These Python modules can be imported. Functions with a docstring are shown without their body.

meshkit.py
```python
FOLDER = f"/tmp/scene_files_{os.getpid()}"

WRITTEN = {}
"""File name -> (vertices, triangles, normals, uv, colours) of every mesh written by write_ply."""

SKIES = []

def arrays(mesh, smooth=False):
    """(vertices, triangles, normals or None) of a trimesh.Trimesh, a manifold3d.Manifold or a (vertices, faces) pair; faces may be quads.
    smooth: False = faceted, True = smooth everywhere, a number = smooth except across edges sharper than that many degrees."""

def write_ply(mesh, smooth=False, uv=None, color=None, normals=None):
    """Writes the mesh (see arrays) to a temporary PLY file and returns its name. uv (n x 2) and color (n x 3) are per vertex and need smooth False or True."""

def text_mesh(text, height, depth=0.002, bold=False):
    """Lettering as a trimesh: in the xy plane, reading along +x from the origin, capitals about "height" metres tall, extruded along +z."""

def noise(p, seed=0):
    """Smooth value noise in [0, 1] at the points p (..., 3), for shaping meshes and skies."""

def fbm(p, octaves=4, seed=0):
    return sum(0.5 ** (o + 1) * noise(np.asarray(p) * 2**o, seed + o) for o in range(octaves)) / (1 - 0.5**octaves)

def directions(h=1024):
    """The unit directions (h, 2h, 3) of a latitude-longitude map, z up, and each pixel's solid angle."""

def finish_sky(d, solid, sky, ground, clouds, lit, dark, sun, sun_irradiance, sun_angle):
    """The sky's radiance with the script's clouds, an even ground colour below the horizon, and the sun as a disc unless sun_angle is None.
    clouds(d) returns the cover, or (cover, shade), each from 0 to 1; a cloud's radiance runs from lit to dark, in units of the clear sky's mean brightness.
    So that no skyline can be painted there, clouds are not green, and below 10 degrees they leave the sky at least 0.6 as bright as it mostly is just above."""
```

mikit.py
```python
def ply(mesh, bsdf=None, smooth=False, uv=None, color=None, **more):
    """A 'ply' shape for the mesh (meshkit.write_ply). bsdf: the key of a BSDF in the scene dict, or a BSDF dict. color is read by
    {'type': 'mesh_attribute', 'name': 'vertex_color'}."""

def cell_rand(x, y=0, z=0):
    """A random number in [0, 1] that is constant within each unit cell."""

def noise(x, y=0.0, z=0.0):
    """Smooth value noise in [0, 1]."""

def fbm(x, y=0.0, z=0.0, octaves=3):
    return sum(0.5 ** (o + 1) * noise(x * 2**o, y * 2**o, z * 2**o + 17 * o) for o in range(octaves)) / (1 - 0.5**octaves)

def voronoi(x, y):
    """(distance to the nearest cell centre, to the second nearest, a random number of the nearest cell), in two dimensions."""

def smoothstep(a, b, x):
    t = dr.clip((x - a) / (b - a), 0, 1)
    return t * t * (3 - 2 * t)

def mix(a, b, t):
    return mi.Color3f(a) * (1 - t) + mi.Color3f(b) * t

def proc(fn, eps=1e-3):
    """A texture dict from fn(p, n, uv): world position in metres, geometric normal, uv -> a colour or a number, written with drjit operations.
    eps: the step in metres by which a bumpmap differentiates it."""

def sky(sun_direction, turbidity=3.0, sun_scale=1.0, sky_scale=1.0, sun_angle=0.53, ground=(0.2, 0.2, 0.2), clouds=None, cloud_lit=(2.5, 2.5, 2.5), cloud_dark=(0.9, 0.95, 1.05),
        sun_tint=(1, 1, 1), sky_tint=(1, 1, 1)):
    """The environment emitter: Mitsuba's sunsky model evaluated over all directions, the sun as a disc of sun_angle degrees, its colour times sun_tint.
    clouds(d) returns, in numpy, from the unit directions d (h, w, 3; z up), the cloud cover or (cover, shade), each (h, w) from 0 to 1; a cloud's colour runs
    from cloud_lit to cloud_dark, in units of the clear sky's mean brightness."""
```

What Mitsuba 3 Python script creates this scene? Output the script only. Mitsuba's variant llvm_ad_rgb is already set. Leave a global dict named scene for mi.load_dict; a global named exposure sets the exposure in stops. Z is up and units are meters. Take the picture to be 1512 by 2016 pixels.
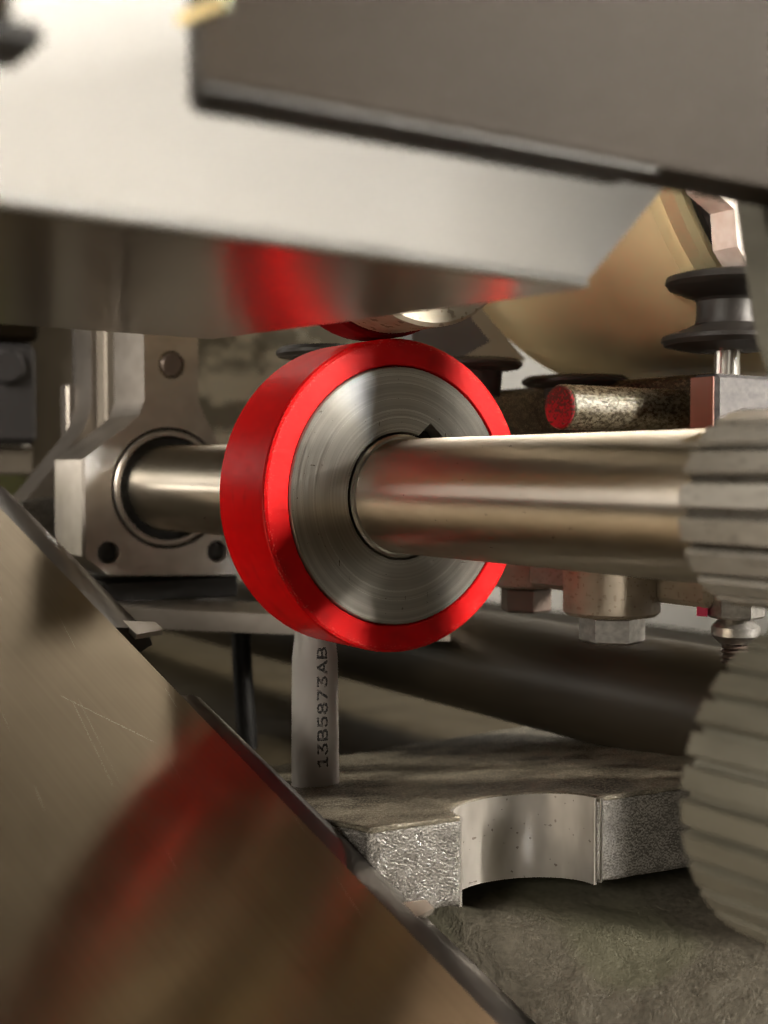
import math, numpy as np, trimesh, mitsuba as mi, mikit, meshkit
import drjit as dr
import manifold3d as m3
from mikit import proc, noise, fbm, smoothstep, mix, cell_rand
rng = np.random.default_rng(7)
T = mi.ScalarTransform4f
scene, labels = {}, {}

# ------------------------------------------------------------------ camera, light, exposure
# Axes (millimetres in the builders, metres in the scene): x runs along the shaft towards the viewer's right, y across
# the shaft away to the right, z up; the origin is the middle of the red wheel's front face.
YAW, PITCH, ROLL, F_PX = 2.54602952, -0.0373859, -0.00138677, 2450.88
CAM = np.array([201.579, -140.918, 6.053]) * 1e-3
Fw = np.array([math.cos(YAW) * math.cos(PITCH), math.sin(YAW) * math.cos(PITCH), math.sin(PITCH)])
Rt = np.cross(Fw, [0, 0, 1]); Rt /= np.linalg.norm(Rt)
Up = np.cross(Rt, Fw)
Rt, Up = math.cos(ROLL) * Rt + math.sin(ROLL) * Up, math.cos(ROLL) * Up - math.sin(ROLL) * Rt
scene['camera'] = {'type': 'thinlens', 'to_world': T().look_at(origin=CAM.tolist(), target=(CAM + Fw).tolist(), up=Up.tolist()),
                   'fov': math.degrees(2 * math.atan(756 / F_PX)), 'fov_axis': 'x', 'aperture_radius': 0.0013,
                   'focus_distance': 0.240, 'near_clip': 0.005, 'far_clip': 20.0}
exposure = 0.12

def lamp(name, pos, target, w, h, rad, label, cat='lamp'):
    """A lamp: a thin housing and its glowing panel (mm, facing the target)."""
    pos, target = np.array(pos) * 1e-3, np.array(target) * 1e-3
    d = target - pos; d /= np.linalg.norm(d)
    tw = T().look_at(origin=pos.tolist(), target=(pos + d).tolist(), up=[0, 0.1, 1])
    scene[name + '__diffuser'] = {'type': 'rectangle', 'to_world': tw @ T().scale([w / 2000, h / 2000, 1]),
                                  'emitter': {'type': 'area', 'radiance': {'type': 'rgb', 'value': list(rad)}}}
    scene[name + '__housing'] = {'type': 'cube', 'to_world': tw @ T().translate([0, 0, -0.012]) @ T().scale([w / 2000 + .01, h / 2000 + .01, .01]), 'bsdf': {'type': 'ref', 'id': 'm_white'}}
    labels[name] = {'label': label, 'category': cat}

WARM = np.array([1.0, 0.92, 0.80])
lamp('work_lamp', (900, 620, 400), (0, 0, 0), 36, 320, WARM * 1080, 'small bright machine work lamp out to the right')
lamp('side_lamp', (330, -1100, 400), (60, -60, 30), 700, 320, WARM * 17, 'broad lamp high to the left of the camera')
lamp('front_fill', (1100, -760, 60), (40, -60, 20), 500, 400, WARM * 1.0, 'unseen dim fill light added behind the camera')  # added fill light, out of view, lifting the front faces
lamp('rear_lamp', (-850, 1000, 1120), (0, 0, 0), 2600, 90, WARM * 8, 'long tube lamp high behind the machine')
lamp('added_left_lamp', (-900, -760, 60), (40, -10, 0), 900, 70, WARM * 7, 'unseen long low lamp added far to the left to streak the shaft')  # added out of view for the bright line along the shaft
lamp('left_fill', (-1100, -900, 260), (40, -10, 0), 1500, 300, np.array([1, .93, .84]) * 1.0, 'unseen broad dim fill light added far to the left', 'fill_light')  # added fill panel giving the shaft and tyre side soft light
scene['room_light'] = {'type': 'constant', 'radiance': {'type': 'rgb', 'value': [.043, .035, .023]}}

# ------------------------------------------------------------------ materials
def rgb(c): return {'type': 'rgb', 'value': list(c)}
def mat(name, color, rough=.4, metal=0.0, spec=.5, bump=None, scale=1.0, eps=5e-5, **more):
    b = {'type': 'principled', 'base_color': proc(color) if callable(color) else rgb(color),
         'roughness': proc(rough) if callable(rough) else rough, 'metallic': metal, **more}
    if metal < 1: b['specular'] = spec
    if bump is not None:
        b = {'type': 'bumpmap', 'arbitrary': proc(bump, eps), 'scale': scale, 'bsdf': b}
    scene[name] = {'type': 'twosided', 'bsdf': b}

def C(*v): return mi.Color3f(*v)
def mm(p): return p * 1000.0

def c_red(p, n, uv):
    q = mm(p)
    d = fbm(q.x * .35, q.y * .35, q.z * .35)
    w1 = smoothstep(.55, .8, fbm(q.x * .8, q.y * .18, q.z * .18)) * .35
    sp = smoothstep(.93, .96, noise(q.x * 2.6, q.y * 2.6, q.z * 2.6)) * .35
    return mix(mix(mix((.62, .003, .005), (.70, .004, .006), d), (.50, .008, .010), w1), (.62, .14, .12), sp)
def b_red(p, n, uv):
    q = mm(p)
    return noise(q.x * 5, q.y * 5, q.z * 5) * .6 + noise(q.x * 1.1, q.y * 1.1, q.z * 1.1)
mat('m_red', c_red, lambda p, n, uv: .30 + .12 * noise(mm(p).x * .5, mm(p).y * .5, mm(p).z * .5), spec=.2, bump=b_red, scale=6e-6)
def r_of(p): return dr.sqrt(p.y * p.y + p.z * p.z) * 1000
def c_redface(p, n, uv):
    q = mm(p)
    r = r_of(p)
    edge = smoothstep(28.8, 30.6, r)
    sp = smoothstep(.84 - .16 * edge, .90 - .14 * edge, noise(q.x * 3.1, q.y * 3.1, q.z * 3.1))
    dirt = smoothstep(.5, .8, fbm(q.y * .22, q.z * .22, 4.0))
    return mix(mix((.50, .0025, .004), (.42, .006, .007), dirt), (.70, .16, .13), sp * (.06 + .42 * edge))
mat('m_redface', c_redface, .5, spec=.10, bump=b_red, scale=2.4e-5)
mat('m_darkred', (.12, .002, .004), .45, spec=.3)

def b_turn(p, n, uv):
    r = r_of(p)
    return .9 * smoothstep(.62, .9, noise(r * 1.7, 4.4 + .4 * dr.atan2(p.y, p.z))) * noise(r * 4.5, 2.0) + noise(r * 14.0, 3.3) * .6 + noise(r * 6.0, 8.1) * .6 + .3 * noise(r * 30, 1.7)
def c_hub(p, n, uv):
    q = mm(p); r = r_of(p)
    k = noise(r * 2.6, 5.0) * .45 + .35 * noise(r * 7.0, 2.0) + .2 * fbm(q.y * .25, q.z * .25, 2.0)
    ringm = smoothstep(.80, .92, noise(r * 4.2, 8.0 + .35 * dr.abs(dr.atan2(p.y, p.z)))) * .5
    spot = smoothstep(.965, .98, noise(q.y * 1.3, q.z * 1.3, 9.0))
    return mix(mix(mix((.30, .29, .265), (.50, .485, .45), k), (.66, .65, .62), ringm), (.12, .10, .08), spot * .8)
def r_hub(p, n, uv):
    r = r_of(p)
    return .27 + .10 * noise(r * 3.1, 6.0) + .07 * noise(r * 9.0, 1.0)
mat('m_hub', c_hub, r_hub, 1.0, anisotropic=.92)
def b_shaft(p, n, uv):
    q = mm(p)
    return noise(q.x * 13, q.y * .7, q.z * .7) * .7 + noise(q.x * 29, q.y * 1.1, q.z * 1.1) * .35
def c_shaft(p, n, uv):
    q = mm(p)
    k = fbm(q.x * .16, q.y * .4, q.z * .4)
    spot = smoothstep(.93, .96, noise(q.x * .9, q.y * 1.4, q.z * 1.4))
    return mix(mix((.58, .52, .43), (.74, .68, .59), k), (.14, .10, .07), spot * .7)
def r_shaft(p, n, uv):
    q = mm(p)
    return .33 + .07 * fbm(q.x * .2, q.y * .5, q.z * .5)
mat('m_shaft', c_shaft, r_shaft, 1.0, anisotropic=.95)
mat('m_bright', (.68, .66, .62), .22, 1.0)

def c_sheet(p, n, uv):
    q = mm(p)
    k = fbm(q.x * .05, q.y * .05, q.z * .05)
    a = q.x * .830 + q.y * .176 - q.z * .530; b = q.y * .98 - q.x * .18
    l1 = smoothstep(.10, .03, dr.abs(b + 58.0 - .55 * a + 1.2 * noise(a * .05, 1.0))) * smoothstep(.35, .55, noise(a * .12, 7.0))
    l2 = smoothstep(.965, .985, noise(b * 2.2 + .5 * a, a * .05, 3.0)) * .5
    st = fbm(b * 1.6, a * .02, 5.0) * .6 + .4 * noise(b * 5.0, a * .05, 2.0)
    base = mix((.215, .165, .105), (.31, .25, .17), .65 * k + .35 * st)
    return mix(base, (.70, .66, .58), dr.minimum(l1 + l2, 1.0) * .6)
# brushing marks run across the plate's long edge
BE = np.array([.830, .176, -.530]); BN = np.array([.45, .10, .885]); BC = np.cross(BN, BE)
def b_sheet(p, n, uv):
    q = mm(p)
    a = q.x * float(BE[0]) + q.y * float(BE[1]) + q.z * float(BE[2])
    b = q.x * float(BC[0]) + q.y * float(BC[1]) + q.z * float(BC[2])
    return noise(b * 9.0, a * .12, 4.0) * .6 + noise(b * 21, a * .3, 9.0) * .4
mat('m_sheet', c_sheet, lambda p, n, uv: .205 + .06 * fbm(mm(p).x * .1, mm(p).y * .1, mm(p).z * .1), 1.0, anisotropic=.9)
mat('m_sheet_edge', (.13, .12, .115), .24, 1.0)
mat('m_mirror', (.42, .37, .295), .22, 1.0, anisotropic=.6)
mat('m_cover', lambda p, n, uv: mix((.014, .0092, .005), (.021, .0144, .0082), fbm(mm(p).x * .06, mm(p).y * .06, mm(p).z * .06)), .55, .0, .08)
mat('m_coverdark', (.0155, .0106, .006), .6, spec=.06)
mat('m_white', lambda p, n, uv: mix((.78, .78, .77), (.84, .85, .86), fbm(mm(p).x * .04, mm(p).y * .04, mm(p).z * .04)), .45)
mat('m_highlight', (.80, .62, .28), .25, 1.0)  # bright metal for the highlight strip on the cover edge

def b_cast(p, n, uv):
    q = mm(p)
    return .8 * noise(q.x * 3.4, q.y * 3.4, q.z * 3.4) + .6 * noise(q.x * 7.5, q.y * 7.5, q.z * 7.5)
def c_castal(p, n, uv):
    q = mm(p)
    k = fbm(q.x * .3, q.y * .3, q.z * .3); s = noise(q.x * 4, q.y * 4, q.z * 4)
    return mix((.12, .112, .10), (.46, .44, .41), smoothstep(.25, .85, .7 * s + .3 * k))
mat('m_castal', c_castal, .40, .85, bump=b_cast, scale=2.0e-4, eps=6e-5)
def c_casttop(p, n, uv):
    q = mm(p)
    k = fbm(q.x * .12, q.y * .12, q.z * .12); s = smoothstep(.3, .9, noise(q.x * 3.6, q.y * 3.6, q.z * 3.6))
    return mix((.030, .025, .017), (.24, .215, .165), .5 * s + .5 * smoothstep(.3, .75, k))
mat('m_casttop', c_casttop, .36, .35, bump=b_cast, scale=1.2e-4, eps=8e-5)
def c_rough(p, n, uv):
    q = mm(p)
    k = fbm(q.x * .09, q.y * .09, q.z * .09); s = fbm(q.x * 1.3, q.y * 1.3, q.z * 1.3)
    g = smoothstep(.45, .65, noise(q.x * .06 + 3, q.y * .06, q.z * .06))
    return mix(mix((.024, .021, .015), (.105, .095, .074), .6 * s + .4 * k), (.075, .078, .045), g * .4)
def b_rough(p, n, uv):
    q = mm(p)
    return .5 * noise(q.x * 1.3, q.y * 1.3, q.z * 1.3) + .6 * noise(q.x * 2.9, q.y * 2.9, q.z * 2.9) + .4 * noise(q.x * 6, q.y * 6, q.z * 6)
mat('m_rough', c_rough, .5, .25, bump=b_rough, scale=2.6e-4, eps=8e-5)
def b_mach(p, n, uv):
    q = mm(p)
    return noise(q.z * 7, 2.0) * .7 + .4 * noise(q.x * 2, q.y * 2, q.z * .6)
def c_mach(p, n, uv):
    q = mm(p)
    k = fbm(q.x * .35, q.y * .35, q.z * .12); sp = smoothstep(.86, .92, noise(q.x * 1.1, q.y * 1.1, q.z * 1.1))
    return mix(mix((.40, .375, .34), (.60, .57, .53), k), (.14, .11, .09), sp * .7)
mat('m_mach', c_mach, .30, .75, bump=b_mach, scale=2.2e-5)
def c_alu(p, n, uv):
    q = mm(p)
    return mix((.42, .37, .32), (.62, .57, .52), fbm(q.x * .15, q.y * .15, q.z * .15))
mat('m_alu', c_alu, .34, .9, bump=b_cast, scale=2e-5)
def c_mottle(p, n, uv):
    q = mm(p)
    k = fbm(q.x * .10, q.y * .10, q.z * .10)
    return mix((.22, .205, .16), (.74, .71, .60), smoothstep(.35, .65, k))
mat('m_mottle', c_mottle, .5, .2, bump=b_cast, scale=5e-5)
def c_uphub(p, n, uv):
    q = mm(p)
    k = fbm(q.x * .3, q.y * .3, q.z * .3); sp = smoothstep(.62, .8, noise(q.x * 1.2, q.y * 1.2, q.z * 1.2))
    return mix(mix((.30, .26, .20), (.46, .41, .33), k), (.12, .095, .06), sp * .6)
mat('m_uphub', c_uphub, .55, .4, bump=b_cast, scale=2e-5)
mat('m_rubber', (.016, .0135, .012), .46, spec=.35)
mat('m_black', (.006, .006, .006), .5, spec=.3)
def c_brown(p, n, uv):
    q = mm(p)
    k = noise(q.x * 2.2, q.y * 2.2, q.z * 2.2)
    return mix((.035, .022, .012), (.20, .15, .08), smoothstep(.45, .95, k))
mat('m_oxide', c_brown, .34, .7, bump=b_cast, scale=1.5e-4)
def c_rod(p, n, uv):
    q = mm(p)
    k = .6 * noise(q.x * 1.7, q.y * 1.5, q.z * 1.7) + .4 * noise(q.x * 4.5, q.y * 4.5, q.z * 4.5)
    return mix((.10, .08, .05), (.46, .41, .31), smoothstep(.3, .75, k))
mat('m_rod', c_rod, .30, .9, bump=b_cast, scale=1.3e-4)
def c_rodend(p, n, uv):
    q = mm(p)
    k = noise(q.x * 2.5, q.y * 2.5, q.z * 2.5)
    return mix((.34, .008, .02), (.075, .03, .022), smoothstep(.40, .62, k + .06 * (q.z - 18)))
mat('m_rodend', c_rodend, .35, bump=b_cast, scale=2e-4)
def c_boss(p, n, uv):
    q = mm(p)
    k = fbm(q.x * .3, q.y * .3, q.z * .3); s = smoothstep(.72, .85, noise(q.x * 1.4, q.y * 1.4, q.z * 1.4))
    return mix(mix((.235, .195, .15), (.36, .315, .255), k), (.13, .095, .065), s * .45)
mat('m_boss', c_boss, .45, .15, bump=b_cast, scale=6e-5)
def c_zinc(p, n, uv):
    q = mm(p)
    return mix((.34, .33, .32), (.72, .70, .67), fbm(q.x * .9, q.y * .9, q.z * .9))
mat('m_zinc', c_zinc, .3, .95, bump=b_cast, scale=4e-5)
mat('m_steeldark', (.13, .10, .085), .38, .6, bump=b_cast, scale=4e-5)
mat('m_primer', (.20, .075, .05), .5)
mat('m_pink', (.62, .03, .12), .5)
mat('m_bluesteel', lambda p, n, uv: mix((.03, .03, .036), (.13, .122, .12), fbm(mm(p).x * .9, mm(p).y * .9, mm(p).z * .9)), .5, .4, bump=b_cast, scale=9e-5)
def c_gear(p, n, uv):
    q = mm(p)
    k = fbm(q.x * .25, q.y * .6, q.z * .6)
    dark_mask = smoothstep(13.3, 12.4, r_of(p)) * .85 + .35 * smoothstep(.6, .8, fbm(q.x * .5, q.y * 1.2, q.z * 1.2))  # darker low between the teeth, plus random grime
    return mix(mix((.36, .335, .295), (.50, .475, .43), k), (.06, .05, .04), dr.minimum(dark_mask, 1.0))
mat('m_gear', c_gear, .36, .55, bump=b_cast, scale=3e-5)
mat('m_olive', lambda p, n, uv: mix((.115, .107, .082), (.185, .175, .14), fbm(mm(p).x * .15, mm(p).y * .3, mm(p).z * .3)), .42, .3)
mat('m_cream', lambda p, n, uv: mix((.56, .45, .25), (.64, .52, .31), fbm(mm(p).x * .05, mm(p).y * .05, mm(p).z * .05)), .38)
mat('m_gold', (.66, .58, .36), .38, .6)
mat('m_pinkwhite', lambda p, n, uv: mix((.60, .46, .40), (.78, .70, .66), fbm(mm(p).x * .5, mm(p).y * .5, mm(p).z * .5)), .5)
mat('m_roller', (.028, .022, .014), .40, spec=.35)
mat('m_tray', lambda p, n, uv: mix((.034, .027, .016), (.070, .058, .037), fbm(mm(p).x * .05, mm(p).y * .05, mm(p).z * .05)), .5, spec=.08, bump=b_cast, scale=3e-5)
mat('m_taupe', lambda p, n, uv: mix((.30, .255, .205), (.38, .335, .28), fbm(mm(p).x * .05, mm(p).y * .05, mm(p).z * .05)), .4, .3)
mat('m_slate', (.12, .115, .12), .4, .4)
mat('m_green', (.30, .32, .15), .5)
mat('m_wall', (.88, .88, .86), .7)
mat('m_tube', (.33, .31, .29), .35, spec=.5)
mat('m_ink', lambda p, n, uv: mix((.03, .03, .032), (.17, .16, .15), smoothstep(.5, .8, noise(mm(p).x * 2.2, mm(p).y * 2.2, mm(p).z * 2.2))), .6)

# ------------------------------------------------------------------ builders (millimetres)
def M2T(m):
    if isinstance(m, trimesh.Trimesh): return m
    g = m.to_mesh()
    return trimesh.Trimesh(np.asarray(g.vert_properties)[:, :3], np.asarray(g.tri_verts), process=False)
def put(key, mesh, bsdf, smooth=30):
    t = M2T(mesh)
    t = trimesh.Trimesh(np.asarray(t.vertices) * 1e-3, t.faces, process=False)
    base, n = key, 1
    while key in scene:
        key = f'{base}_{n:03d}'; n += 1
    scene[key] = mikit.ply(t, bsdf, smooth=smooth)
    return key
def put_brushed(key, mesh, bsdf, uvfn, smooth=20):
    """As put(), with uv laid out triangle by triangle: uvfn(points, centroids) -> (u, v), u across the brushing marks."""
    t = M2T(mesh)
    v, f, n = meshkit.arrays(trimesh.Trimesh(np.asarray(t.vertices), t.faces, process=False), smooth)
    p = v[f]
    if n is None: n = np.zeros_like(v); nn = np.repeat(np.cross(p[:, 1] - p[:, 0], p[:, 2] - p[:, 0])[:, None], 3, 1)
    else: nn = n[f]
    nn = nn / np.maximum(np.linalg.norm(nn, axis=-1, keepdims=True), 1e-12)
    c = np.repeat(p.mean(1)[:, None], 3, 1)
    uv = np.stack(uvfn(p.reshape(-1, 3), c.reshape(-1, 3)), -1)
    P = p.reshape(-1, 3) * 1e-3
    path = meshkit.write_ply((P, np.arange(len(P)).reshape(-1, 3)), False, uv, None, normals=nn.reshape(-1, 3))
    scene[key] = {'type': 'ply', 'filename': path, 'face_normals': False, 'bsdf': {'type': 'ref', 'id': bsdf}}
    return key
def uv_turned(p, c):      # marks run round the shaft's axis on a flat face
    a, b = np.arctan2(p[:, 2], p[:, 1]), np.arctan2(c[:, 2], c[:, 1])
    return np.hypot(p[:, 1], p[:, 2]) + p[:, 0], ((a - b + np.pi) % (2 * np.pi) - np.pi) * 20
def uv_ground(p, c):      # marks run round a cylinder along x
    a, b = np.arctan2(p[:, 2], p[:, 1]), np.arctan2(c[:, 2], c[:, 1])
    return p[:, 0] + 0 * a, ((a - b + np.pi) % (2 * np.pi) - np.pi) * 12
def tag(key, label, cat, group=None, kind=None):
    labels[key] = {k: v for k, v in (('label', label), ('category', cat), ('group', group), ('kind', kind)) if v}
def hull(pts): return m3.Manifold.hull_points(np.asarray(pts, float))
def box(u0, u1, v0, v1, z0, z1, b=.4):
    pts = []
    for x, sx in ((u0, 1), (u1, -1)):
        for y, sy in ((v0, 1), (v1, -1)):
            for z, sz in ((z0, 1), (z1, -1)):
                pts += [(x, y + sy * b, z + sz * b), (x + sx * b, y, z + sz * b), (x + sx * b, y + sy * b, z)]
    return hull(pts)
def slab(pts, off):
    pts, off = np.asarray(pts, float), np.asarray(off, float)
    return hull(np.vstack([pts, pts + off]))
def frame(axis):
    a = np.asarray(axis, float); a /= np.linalg.norm(a)
    x = np.cross(a, [0, 0, 1]) if abs(a[2]) < .9 else np.cross(a, [1, 0, 0])
    x /= np.linalg.norm(x)
    return x, np.cross(a, x), a
def place(m, origin, axis):
    """The manifold, built about +z, moved so that +z is the axis."""
    x, y, a = frame(axis)
    A = np.column_stack([x, y, a, np.asarray(origin, float)])
    return m.transform(A)
def lathe(prof, origin, axis, n=120):
    """Closed profile [(r, t), ...] turned about the axis."""
    cs = m3.CrossSection([np.asarray(prof, float)], m3.FillRule.NonZero)
    return place(m3.Manifold.revolve(cs, n), origin, axis)
def cyl(r, t0, t1, origin, axis, b=.3, n=96, r_in=None):
    if r_in is None:
        return lathe([(0, t0), (r - b, t0), (r, t0 + b), (r, t1 - b), (r - b, t1), (0, t1)], origin, axis, n)
    return lathe([(r_in, t0), (r - b, t0), (r, t0 + b), (r, t1 - b), (r - b, t1), (r_in, t1)], origin, axis, n)
def hexnut(r, t0, t1, origin, axis, b=.5, turn=0.0, n=6):
    pts = []
    for k in range(n):
        c, s = math.cos(k * 2 * math.pi / n + turn), math.sin(k * 2 * math.pi / n + turn)
        pts += [(r * c, r * s, t0 + b), (r * c, r * s, t1 - b), ((r - b) * c, (r - b) * s, t0), ((r - b) * c, (r - b) * s, t1)]
    return place(hull(pts), origin, axis)
def extr_u(poly, u0, u1):
    """A (v, z) polygon extruded along the shaft direction."""
    cs = m3.CrossSection([np.asarray(poly, float)], m3.FillRule.EvenOdd)
    m = m3.Manifold.extrude(cs, u1 - u0)
    return m.transform(np.array([[0, 0, 1, u0], [1, 0, 0, 0], [0, 1, 0, 0]], float))
def extr_z(poly, z0, z1):
    cs = m3.CrossSection([np.asarray(poly, float)], m3.FillRule.EvenOdd)
    return m3.Manifold.extrude(cs, z1 - z0).translate([0, 0, z0])
def arc(c, r, a0, a1, n=16):
    t = np.radians(np.linspace(a0, a1, n))
    return [(c[0] + r * math.cos(x), c[1] + r * math.sin(x)) for x in t]
U, V, Z = (1, 0, 0), (0, 1, 0), (0, 0, 1)

# ------------------------------------------------------------------ far setting
put('back_wall', box(-700, 500, 420, 440, -400, 200, 2), 'm_wall', False); labels['back_wall'] = {'kind': 'structure', 'label': 'bright white wall far behind the machine'}
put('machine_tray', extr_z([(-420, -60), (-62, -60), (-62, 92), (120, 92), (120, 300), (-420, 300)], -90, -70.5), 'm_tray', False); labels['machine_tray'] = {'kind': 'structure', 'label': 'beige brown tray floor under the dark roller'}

# ------------------------------------------------------------------ red wheel
tyre = lathe([(25.75, -18.7), (30.2, -18.7), (31.0, -17.9), (31.0, -.8), (30.75, -.25), (30.2, 0), (26.0, 0), (25.75, -.3)], (0, 0, 0), U, 200)
put('red_wheel__tyre', tyre ^ box(-30, -.5, -40, 40, -40, 40, 0), 'm_red', 20)
put('red_wheel__tyre_face', tyre - box(-30, -.5, -40, 40, -40, 40, 0), 'm_redface', 20)
hub = lathe([(12.7, -18.5), (25.5, -18.5), (25.5, -.35), (25.25, -.05), (12.75, -.05), (12.7, -.1)], (0, 0, 0), U, 200)
hub = hub - extr_u([(7, 14.5), (2.9, 11.0), (7, 7), (11.1, 11.0)], -19, 1)
put_brushed('red_wheel__hub', hub.refine_to_length(2.2), 'm_hub', uv_turned)
put('red_wheel__key', extr_u([(7, 14.3), (3.1, 11.0), (6, 10.4), (10.9, 11.0)], -17, -4) - cyl(12.0, -20, 0, (0, 0, 0), U, 0, 96), 'm_black', False)
tag('red_wheel', 'glossy red tyred wheel on a turned steel hub, pushed onto the steel shaft', 'wheel')
labels['red_wheel__hub'] = {'label': 'turned grey steel hub with a dark keyway notch'}

# ------------------------------------------------------------------ shaft
put_brushed('steel_shaft__rod', cyl(11.3, -126, 140, (0, 0, 0), U, .8, 180), 'm_shaft', uv_ground)
put('steel_shaft__collar', lathe([(11.3, -2), (12.2, -2), (12.2, .1), (11.75, .6), (11.3, .75)], (0, 0, 0), U, 160), 'm_bright', 20)
tag('steel_shaft', 'polished round steel shaft running through the red wheel', 'shaft')

# ------------------------------------------------------------------ toothed wheels on the right
def gear(name, mat_, c, u0, u1, rr, rt, n, phase):
    put(name + '__core', cyl(rr, u0, u1, (0, *c), U, .3, 96), mat_, 30)
    w = 2 * math.pi / n
    for k in range(n):
        a = phase + k * w
        pts = []
        for (r, h) in ((rr - .5, .40), (rr + .3 * (rt - rr), .385), (rt - .18, .34), (rt, .31)):
            for s in (-1, 1):
                for u in ((u0 + .02 if r < rt - .1 else u0 + .5), u1):
                    pts.append((u, c[0] + r * math.cos(a + s * h * w), c[1] + r * math.sin(a + s * h * w)))
        put(name + '__tooth', hull(pts), mat_, False)
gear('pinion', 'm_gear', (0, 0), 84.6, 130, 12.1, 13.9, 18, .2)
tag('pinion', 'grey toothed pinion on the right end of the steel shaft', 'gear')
gear('drive_gear', 'm_olive', (-3.6, -36.0), 95.2, 140, 19.2, 21.0, 30, .05)
tag('drive_gear', 'olive tan toothed gear at the lower right, below the pinion', 'gear')

# ------------------------------------------------------------------ bearing housing behind the wheel
c0 = (-3.8, -.4)
out = [(-24.3, 7.7), (-24.5, -17.5), (-17.3, -22.9), (20, -24.5), (20, -4), (16.5, 10), (10.5, 20), (8.9, 24), (8.9, 60), (-7, 60), (-7, 23.5), (-8.5, 19.5), (-12, 16.5)]
body = extr_u(out, -131, -110)
bore = cyl(16.5, -140, -100, (0, 0, 0), U, 0, 120)
holes = cyl(3.0, -120, -100, (0, -17.5, -16.8), U, 0, 40) + cyl(3.0, -120, -100, (0, 14.2, -17.7), U, 0, 40)
body = body - bore.translate([0, 0, 0]) - holes
cham = slab([(-109, -24.4, 30), (-109, -24.4, -30), (-111.2, -25.4, 30), (-111.2, -25.4, -30), (-109, -22.2, 30), (-109, -22.2, -30)], (0, -3, 0))
put('bearing_housing__body', body - cham, 'm_alu', 25)
put('bearing_housing__bearing_ring', cyl(15.6, -128, -109.7, (0, 0, 0), U, .4, 120, 14.2), 'm_alu', 25)
put('bearing_housing__seal', cyl(14.15, -126, -111.0, (0, 0, 0), U, .5, 120, 11.4), 'm_black', 25)
for hv, hz in ((-17.5, -16.8), (14.2, -17.7)):
    put('bearing_housing__hole_dark_plug', cyl(2.95, -119, -112, (0, hv, hz), U, .2, 32), 'm_black', 25)  # black plugs set in so the holes look unlit
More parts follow.
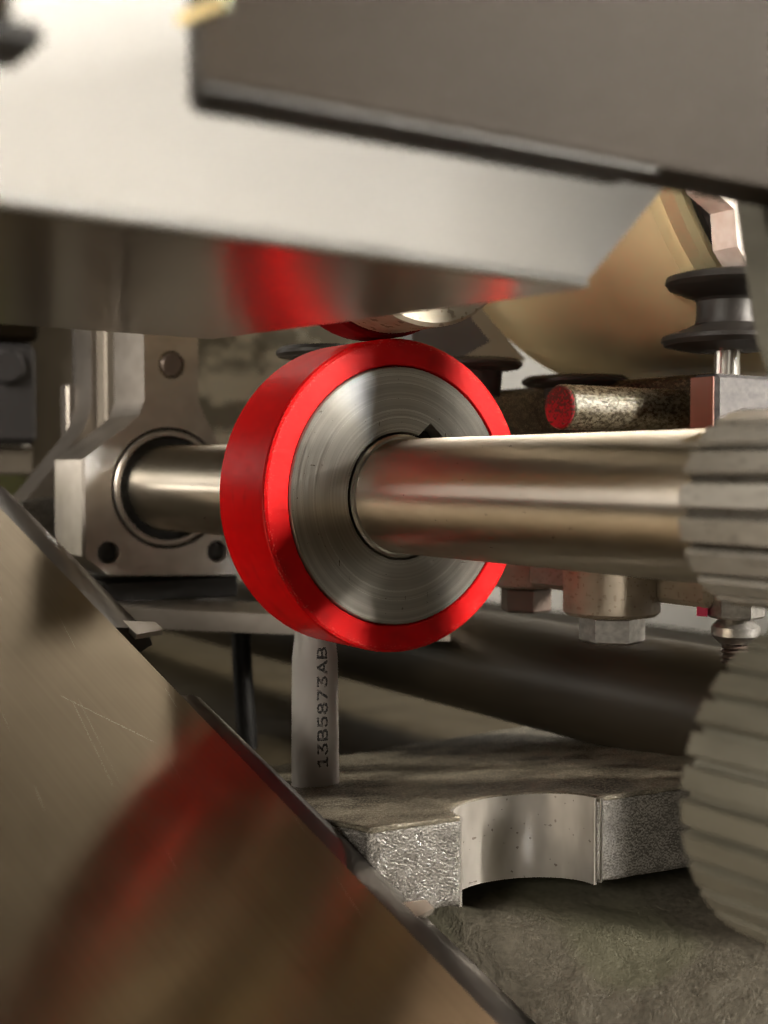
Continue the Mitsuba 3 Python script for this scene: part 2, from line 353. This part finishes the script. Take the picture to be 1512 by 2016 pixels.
put('bearing_housing__bore_gap', cyl(16.45, -128, -112, (0, 0, 0), U, .2, 96, 15.7), 'm_black', 25)
put('bearing_housing__pin', cyl(3.1, -114, -109.5, (0, .9, 33.3), U, .5, 48), 'm_steeldark', 25)
put('bearing_housing__pin_rim', cyl(3.9, -112, -109.8, (0, .9, 33.3), U, .3, 48, 3.2), 'm_oxide', 25)
tag('bearing_housing', 'grey aluminium bearing housing round the shaft left of the red wheel', 'bearing housing')
# arm to the left of the upright, leaning down to the housing's shoulder
arm = extr_u([(-6.2, 64), (-6.3, 23.5), (-8.8, 16.8), (-18.8, 4.9), (-26.3, -3.8), (-26.3, -22), (-16, -22), (-16, -2), (-8.4, 10.8), (-2.1, 19.1), (.5, 23.7), (.7, 64)], -164, -150)
put('side_arm__body', arm, 'm_alu', 25); tag('side_arm', 'pale metal arm standing left of the bearing housing, bent outwards at its foot', 'side_arm')
put('side_arm__recess_plate', box(-148, -141, -5.6, 8, 6, 64, .5), 'm_taupe', False)
put('side_arm__slot', box(-141.5, -140.6, -1.9, 2.2, 18.8, 24, .1), 'm_black', False)
put('side_arm__foot', extr_u([(-30, -4.2), (-20.9, -2.9), (-20, -26), (-30, -20)], -150, -141), 'm_castal', False)
put('rear_strip__bar', box(-172, -166, -8, -4, 14, 31, .6), 'm_alu', False)
put('rear_strip__dark_edge', box(-172, -166, -3.9, -.4, 22, 64, .5), 'm_slate', False)
tag('rear_strip', 'narrow pale bar and dark strip behind the side arm in the left background', 'strip')
put('base_block', box(-140, -112.3, -18, 22, -31, -24.8, .6), 'm_black', False); tag('base_block', 'black block under the bearing housing', 'block')
rd = np.array([23.3, 34.4, -1.8]) / 41.6; rb = np.array([-.83, .55, 0])
put('flat_rail', slab([np.array([-96, -15.4, z]) + rd * t for t in (-14, 80) for z in (-30.4, -35.4)], rb * 26), 'm_alu', False); tag('flat_rail', 'flat silver rail running behind the red wheel', 'rail')

# ------------------------------------------------------------------ background panels
put('mottled_plate', box(-146, -140, 12, 104, -30, 90, .8), 'm_mottle', False); tag('mottled_plate', 'mottled grey plate standing behind the red wheel', 'plate')
put('rear_post', box(-222, -212, -4.2, 26, 2, 90, .8), 'm_taupe', False); tag('rear_post', 'blurred taupe post in the far left background', 'post')
put('dark_housing__case', box(-214, -200, -60, -5.4, 13, 46, 2), 'm_slate', 25); tag('dark_housing', 'dark grey housing at the left edge behind the machine', 'housing')
put('dark_housing__lid', box(-213, -199, -61, -5.2, 46.5, 60, 1.5), 'm_coverdark', False)
put('dark_housing__boss', cyl(6, -201, -197, (0, -16, 38), U, 1.5, 40), 'm_slate', 30)
put('taupe_panel', box(-214, -206, -60, -5.0, 3, 12.5, .8), 'm_taupe', False); tag('taupe_panel', 'blurred taupe panel below the dark housing at the left edge', 'taupe_panel')  # a plain background panel
put('green_panel', box(-240, -230, -80, 10, -40, 6, 1), 'm_green', False); tag('green_panel', 'olive green panel at the left edge behind the side arm', 'panel')

# ------------------------------------------------------------------ dark roller and tray things
put('dark_roller__sleeve', cyl(13.8, -460, 96, (0, 70, -47.4), U, .8, 120), 'm_roller', 20)
tag('dark_roller', 'long dark brown roller lying under the shaft', 'roller')
def cable(pts, r):
    t = trimesh.creation.sweep_polygon(__import__('shapely').Point(0, 0).buffer(r, 12), np.asarray(pts, float))
    return t
put('black_cable', cable([(-99, 15.6, -32), (-98.8, 15.7, -40), (-98.2, 15.9, -52), (-97, 16.4, -66), (-96, 16.8, -90)], 2.7), 'm_black', True)
tag('black_cable', 'black cable hanging below the flat rail', 'cable')
tc = (-24.0, -5.8)
tube = lathe([(0, -66), (5.1, -66), (5.0, -50), (4.9, -37), (4.85, -34.8), (4.6, -32.5), (4.3, -30), (4.1, -27), (0, -27)], (tc[0], tc[1], 0), Z, 72)
put('grey_tube__sleeve', tube, 'm_tube', 30)
tm = meshkit.text_mesh('13B5873AB', 2.2, .04, bold=True)
tv = np.array(tm.vertices); W_ = tv[:, 0].max()
tm = trimesh.Trimesh(tv, tm.faces, process=False).subdivide_to_size(.5)
tv = np.array(tm.vertices)
look = math.atan2(CAM[1] * 1e3 - tc[1], CAM[0] * 1e3 - tc[0])
zz = -57.4 + tv[:, 0] * (25.6 / W_)
# letters stand on their side: their tops point to the left, the line runs upwards
rad = np.interp(zz, [-66, -50, -37, -34.8, -32.5, -30], [5.1, 5.0, 4.9, 4.85, 4.6, 4.3]) + .02 + tv[:, 2]
ang = look + .52 - (2.2 - tv[:, 1]) * -1 / 5.0 - .42
put('grey_tube__printing', trimesh.Trimesh(np.column_stack([tc[0] + rad * np.cos(ang), tc[1] + rad * np.sin(ang), zz]), tm.faces, process=False), 'm_ink', False)
tag('grey_tube', 'grey tube with black printing standing below the red wheel', 'tube')

# ------------------------------------------------------------------ cast frame at the bottom
sl = .262
def fu(v): return 36.4 + sl * v
frame_poly = [(fu(90), 90), (-60, 90), (-60, -6), (-34, -19), (-16, -27), (10, -27), (fu(-27), -27)]
SH = np.array([[1, 0, 0, 0], [0, 1, 0, 0], [.13, 0, 1, -.13 * 36]], float)     # the casting's top falls away to the back
cut = cyl(13.4, -80, -50, (35.4, 2.0, 0), Z, 0, 96)
def fine(m, size, amp, freq, seed, keep=None):
    t = M2T(m.refine_to_length(size).transform(SH))
    v = np.array(t.vertices); t.fix_normals() if False else None
    n = np.array(t.vertex_normals)
    d = meshkit.fbm(v * freq, 3, seed) - .5
    if keep is not None: d = d * keep(v)
    return trimesh.Trimesh(v + n * (d * amp)[:, None], t.faces, process=False)
def awaycut(v):
    r = np.hypot(v[:, 0] - 35.4, v[:, 1] - 2.0)
    return np.clip((r - 13.6) / 1.5, 0, 1)
top = extr_z(frame_poly, -54.7, -53.8) - cut
low = extr_z(frame_poly, -69.2, -54.7) - cut
put('machine_casting__top_skin', fine(top, 1.6, .7, .35, 3, awaycut), 'm_casttop', True)
put('machine_casting__flank', fine(low, 1.6, .5, .5, 5, awaycut), 'm_castal', True)
sleeve = cyl(13.42, -69.8, -54.1, (35.4, 2.0, 0), Z, .0, 96, 12.9)
half = extr_z([(fu(-40) - .3, -40), (fu(60) - .3, 60), (-60, 60), (-60, -40)], -90, -40)
put('machine_casting__machined_recess', (sleeve ^ half).transform(SH), 'm_mach', 25)
put('machine_casting__bright_edge', hull([(fu(v) + du, v + dv, z) for v, dv in ((15.0, 0),) for du, dv in ((-.4, -.1), (.2, .1), (.2, .45), (-.3, .5)) for z in (-68.9, -53.6)]), 'm_bright', False)
tag('machine_casting', 'rough cast grey frame plate with a machined half round recess at the bottom', 'casting')
gx, gy = np.meshgrid(np.linspace(0, 1, 170), np.linspace(0, 1, 130))
P00, P10, P01, P11 = (np.array(x, float) for x in ((-62, -14, -76), (150, 150, -75), (30, -90, -108), (140, 10, -108)))
G = (P00 * ((1 - gx) * (1 - gy))[..., None] + P10 * (gx * (1 - gy))[..., None] + P01 * ((1 - gx) * gy)[..., None] + P11 * (gx * gy)[..., None]).reshape(-1, 3)
G[:, 2] = -70.2 - 38.0 * gy.ravel() ** 1.7
G[:, 2] += 2.5 * (meshkit.fbm(G * [.06, .06, 0], 3, 2) - .5) + .7 * (meshkit.fbm(G * [.4, .4, 0], 3, 4) - .5)
idx = np.arange(170 * 130).reshape(130, 170)
quads = np.stack([idx[:-1, :-1], idx[1:, :-1], idx[1:, 1:], idx[:-1, 1:]], -1).reshape(-1, 4)
tri = np.vstack([quads[:, [0, 1, 2]], quads[:, [0, 2, 3]]])
put('lower_casting', trimesh.Trimesh(G, tri, process=False), 'm_rough', True)
tag('lower_casting', 'dark rough sand cast base sloping below the machined recess', 'casting')

# ------------------------------------------------------------------ suction bracket, bolts, rods on the right
put('suction_bracket__boss', cyl(7.6, -23, -8, (-26, 54, 0), Z, .6, 64), 'm_boss', 25)
put('suction_bracket__boss', cyl(10.2, -25.6, -6, (10.8, 46.6, 0), Z, .8, 80), 'm_boss', 25)
put('suction_bracket__web', box(-22, 34, 50, 62, -22.5, -6, 1.2), 'm_boss', 25)
put('suction_bracket__bolt', hexnut(6.2, -28.8, -23.05, (-25.5, 54, 0), Z, .5, .1), 'm_steeldark', False)
put('suction_bracket__bolt', hexnut(6.9, -31.4, -25.7, (11.0, 46.6, 0), Z, .5, .28), 'm_zinc', False)
labels['suction_bracket__bolt_001'] = {'label': 'bright hex bolt head under the nearer boss'}
tag('suction_bracket', 'beige cast bracket with two round bosses and hex bolts under the shaft', 'bracket')
put('clamp_stud__nut', hexnut(5.6, -24.5, -17, (35.8, 56.3, 0), Z, .5, .2), 'm_zinc', False)
put('clamp_stud__washer', cyl(4.8, -29.5, -24.55, (35.8, 56.3, 0), Z, 1.6, 48), 'm_zinc', 30)
put('clamp_stud__paint_mark', hull([(30.2, 51.2, -17.3), (30.2, 51.2, -24.3), (32.6, 51.7, -17.3), (32.6, 51.7, -24.3), (30.6, 52.9, -17.3), (30.6, 52.9, -24.3), (31.6, 50.7, -20)]), 'm_pink', False)
for k in range(4):
    put('clamp_stud__thread', lathe([(0, -30.6 - k), (2.5, -30.6 - k), (3.0, -30.2 - k), (2.5, -29.8 - k), (0, -29.8 - k)], (35.8, 56.3, 0), Z, 40), 'm_steeldark', 30)
tag('clamp_stud', 'threaded stud with zinc nut and a pink paint mark under the pinion', 'stud')
put('painted_rod__rod', cyl(4.8, 38.2, 150, (3.6, 0, 18.4), V, .5, 64), 'm_rod', 25)
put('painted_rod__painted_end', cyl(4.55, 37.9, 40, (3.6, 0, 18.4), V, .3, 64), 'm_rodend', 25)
tag('painted_rod', 'worn round rod with a red painted end, right of the wheel', 'rod')
put('dark_bar', box(-120, 14.5, 74, 84, 8, 26.5, 1.2), 'm_oxide', 25); tag('dark_bar', 'dark rusty bar running behind the red ended rod', 'bar')
put('fitting__block', box(15.8, 22.9, 65.2, 100, 8, 25.4, .8), 'm_bluesteel', False)
put('fitting__painted_side', box(15.9, 22.2, 64.6, 65.18, 8.6, 24.8, .1), 'm_primer', False)
tag('fitting', 'square steel block with rust brown side, carrying the right suction cup', 'fitting')

def sucker(name, c, z0, s, stem=True):
    """Bellows suction cup of two flared rubber lips about a neck."""
    o = (c[0], c[1], z0)
    put(name + '__lower_lip', lathe([(0, 0), (9.5 * s, 0), (14.6 * s, 1.2 * s), (15.4 * s, 2.3 * s), (15.2 * s, 3.3 * s), (9.5 * s, 5.4 * s), (7.8 * s, 6.2 * s), (0, 6.2 * s)], o, Z, 80), 'm_rubber', 40)
    put(name + '__neck', lathe([(0, 6.2 * s), (7.6 * s, 6.2 * s), (7.2 * s, 8 * s), (7.2 * s, 11.5 * s), (7.8 * s, 12.2 * s), (0, 12.2 * s)], o, Z, 80), 'm_rubber', 40)
    put(name + '__upper_lip', lathe([(0, 12.2 * s), (7.8 * s, 12.2 * s), (13.6 * s, 14.6 * s), (14.6 * s, 16.0 * s), (14.2 * s, 17.4 * s), (11 * s, 18.2 * s), (10 * s, 17.4 * s), (0, 16 * s)], o, Z, 80), 'm_rubber', 40)
    if stem: put(name + '__stem', cyl(3.1 * s, -6, .5, o, Z, .2, 40), 'm_bright', 30)
sucker('suction_cup', (17.5, 74.5), 31.0, .92)
tag('suction_cup', 'black rubber suction cup standing on the steel block at the right', 'suction cup')
def disc(name, c, z, r, h, label):
    put(name, lathe([(0, z), (r * .8, z), (r, z + h * .35), (r, z + h * .6), (r * .85, z + h), (0, z + h)], (*c, 0), Z, 64), 'm_rubber', 30)
    return name
for (c, z, r, nm, lb) in (((-38, 5.5), 29.6, 11.0, 'rubber_disc', 'thin black rubber disc behind the red wheel, left of the wheel top'),
                          ((-36, 46), 28.6, 12.0, 'rubber_disc_001', 'black rubber disc in the gap right of the wheel top'),
                          ((-30, 74), 25.2, 13.5, 'rubber_disc_002', 'black rubber disc under the cream roller above the painted rod'),
                          ((-16, 94), 23.2, 12.5, 'rubber_disc_003', 'black rubber disc under the cream roller, beside the rust brown block')):
    put(nm, lathe([(0, z - 6), (r * .55, z - 6), (r * .6, z), (r * .93, z + .6), (r, z + 1.3), (r, z + 2.0), (r * .9, z + 2.9), (0, z + 3.1)], (*c, 0), Z, 64), 'm_rubber', 30)
    tag(nm, lb, 'rubber disc', 'rubber discs in a row')

# ------------------------------------------------------------------ cream roller
put('cream_roller__drum', cyl(66, -60, 14, (0, 113, 94.3), U, 2.0, 200), 'm_cream', 20)
put('cream_roller__end_band', cyl(65.4, 14.05, 20, (0, 113, 94.3), U, 1.2, 200), 'm_gold', 20)
notch = []
for k in range(60):
    a = 2 * math.pi * k / 60
    notch.append((113 + (64.4 if k % 3 else 60.5) * math.cos(a), 94.3 + (64.4 if k % 3 else 60.5) * math.sin(a)))
put('cream_roller__flange', extr_u(notch, 21.4, 28), 'm_pinkwhite', 25)
put('cream_roller__gap_ring', cyl(62.5, 19.9, 21.5, (0, 113, 94.3), U, .2, 160), 'm_black', 20)
tag('cream_roller', 'large blurred cream roller with a gold edge, upper right', 'roller')

# ------------------------------------------------------------------ upper wheel
put('upper_wheel__tyre', lathe([(14, -11), (21.2, -11), (21.6, -10.4), (21.6, -3), (21.0, -2), (14, -2)], (0, -2.6, 52.8), U, 120), 'm_darkred', 25)
put('upper_wheel__hub', cyl(21.2, -1.9, 13, (0, -2.6, 53.2), U, .7, 140), 'm_uphub', 25)
tag('upper_wheel', 'upper dark red wheel with pale steel hub, pressing on the wheel below', 'wheel')
put('grey_bracket', extr_u([(38, 60), (38, 31), (48.8, 31.1), (62.7, 38), (56.9, 43.1), (50, 60)], -54, -50), 'm_slate', False)
tag('grey_bracket', 'slate grey bracket between the upper wheel and the cream roller', 'bracket')
put('pale_strip', extr_u([(60, 60), (66, 35.6), (93.8, 36.0), (87.2, 41.6), (76, 60)], -78, -72), 'm_taupe', False)
tag('pale_strip', 'pale grey strip beside the slate bracket behind the wheel', 'strip')

# ------------------------------------------------------------------ guide plate above the wheel (foreground)
def gu(v): return 86 - .115 * (v + 32.3)
def pu(v): return 85.8 + .4945 * (v + 32.1)          # the panel turns away from the shaft line
fp = [(pu(v), v, z) for v, z in ((-210, 50.2), (-32.1, 28.7), (-22.7, 41.2), (-17.3, 49.4), (-14, 75), (-210, 75))]
put('guide_plate__front_panel', slab(fp, (-2.0, 1.0, 0)), 'm_white', False)
ub = [(gu(-210), -210, 28), (gu(-32), -32.6, 28), (5, -43.8, 28), (9.4, -82, 28), (20, -210, 28)]
lip = [(gu(v) + du, v, z) for v in (-210, -32.6) for du, z in ((.02, 28.2), (.7, 28.05), (1.2, 28.5), (.9, 29.3), (.02, 29.5))]
put_brushed('guide_plate__underside', slab(ub, (0, 0, 1.5)), 'm_mirror', lambda p, c: (p[:, 0] + 0 * c[:, 0], p[:, 1]), False)
put('guide_plate__rounded_lip', hull(lip), 'm_white', 60)
tag('guide_plate', 'blurred off white guide plate with polished underside above the red wheel', 'guide plate')

# ------------------------------------------------------------------ cover at the upper right (foreground)
put('top_cover__panel', hull([(u, v, z) for u, v in ((112, -97.4), (105, -95.2), (105, 12), (112, 12)) for z in (36.35, 80)] + [(u, v, 36.15) for u, v in ((111.8, -97.1), (105.2, -94.9), (105.2, 11.8), (111.8, 11.8))]), 'm_cover', False)
put('top_cover__shade_sheet', slab([(111.7, -97.0, 35.7), (105.2, -94.8, 35.7), (105.2, -46.5, 35.7), (111.7, -46.5, 35.7)], (0, 0, .42)), 'm_black', False)  # black sheet stands in for the shade under the cover
put('top_cover__highlight_strip', slab([(108.8, -97.5, 41.2), (117, -97.5, 40.2), (117, -97.5, 41.2), (108.8, -97.5, 42.2)], (0, -.5, 0)), 'm_highlight', False)  # bright strip stands in for a highlight on the cover's edge
tag('top_cover', 'blurred brown steel cover with shade blackened underside at the upper right', 'cover')
put('tan_hanger', hull([(a, b, c) for u, v, c in ((99.6, -21.5, 42), (101.1, -20.1, 29), (101.9, -19.2, 24), (102.1, -19.0, 20.4), (103.1, -18, 16.5), (106, -14, 16.5), (106, -14, 42)) for a, b in ((u, v), (u + 3, v + 1))]), 'm_olive', False)
tag('tan_hanger', 'blurred olive tan hanger at the right edge, below the top cover', 'hanger')
put('left_stop__block', box(105.5, 112, -150, -110.0, 36.4, 38, .3), 'm_black', False)
put('left_stop__panel', box(105.5, 111.5, -150, -112.0, 38.05, 50, .4), 'm_cover', False)
tag('left_stop', 'small blurred block with black underside at the upper left corner', 'block')

# ------------------------------------------------------------------ polished chute plate at the lower left
A_, B_ = np.array([-83.54, -53.9, -3.55]), np.array([64.14, -28.03, -74.68])
e = (B_ - A_) / np.linalg.norm(B_ - A_)
nrm = BN - (BN @ e) * e; nrm /= np.linalg.norm(nrm)
w = np.cross(nrm, e); w = w if w @ np.array([0, -1, -.2]) > 0 else -w
A2, B2 = A_ - 45 * e, B_ + 60 * e
put_brushed('chute_plate__sheet', slab([A2, B2, B2 + 190 * w, A2 + 190 * w], -1.2 * nrm), 'm_sheet', lambda p, c: (p @ (w + .35 * e), p @ (e - .35 * w)), False)
for t0, t1, k0, k1 in ((-.1, .315, 2.3, 2.3), (.47, 1.4, 1.3, 3.0)):
    lipw = [(-.02, -.35), (-2.6, -.6), (-4.2, -1.3), (-5.0, -2.6), (-3.6, -3.4), (-.02, -2.5)]
    put('chute_plate__rolled_lip', hull([A_ + (B_ - A_) * t + k * (a * w + b * nrm) for t, k in ((t0, k0), (t1, k1)) for a, b in lipw]), 'm_sheet_edge', 25)
for t0, L in ((.315, 5.5), (.85, 3.6)):
    c = A_ + (B_ - A_) * t0 - 6.2 * w - 1.2 * nrm
    put('chute_plate__tab', hull([c + a * e * L + b * w * L + g * nrm for a, b, g in ((-.5, .3, 0), (.5, .3, 0), (.35, -1.0, 0), (-.25, -1.0, 0), (-.5, .3, -1.2), (.5, .3, -1.2), (.35, -1, -1.2), (-.25, -1, -1.2))]), 'm_alu', False)
tag('chute_plate', 'polished brushed steel chute plate sloping across the lower left, reflecting the red wheel', 'plate')

# ------------------------------------------------------------------ unseen post added beside the work lamp's path to shade a band on the wheel
put('shadow_post', box(135, 146, 90, 106, -120, 220, 1.0), 'm_olive', False)
tag('shadow_post', 'square olive post, unseen, added to shade a band on the wheel', 'light_blocker')
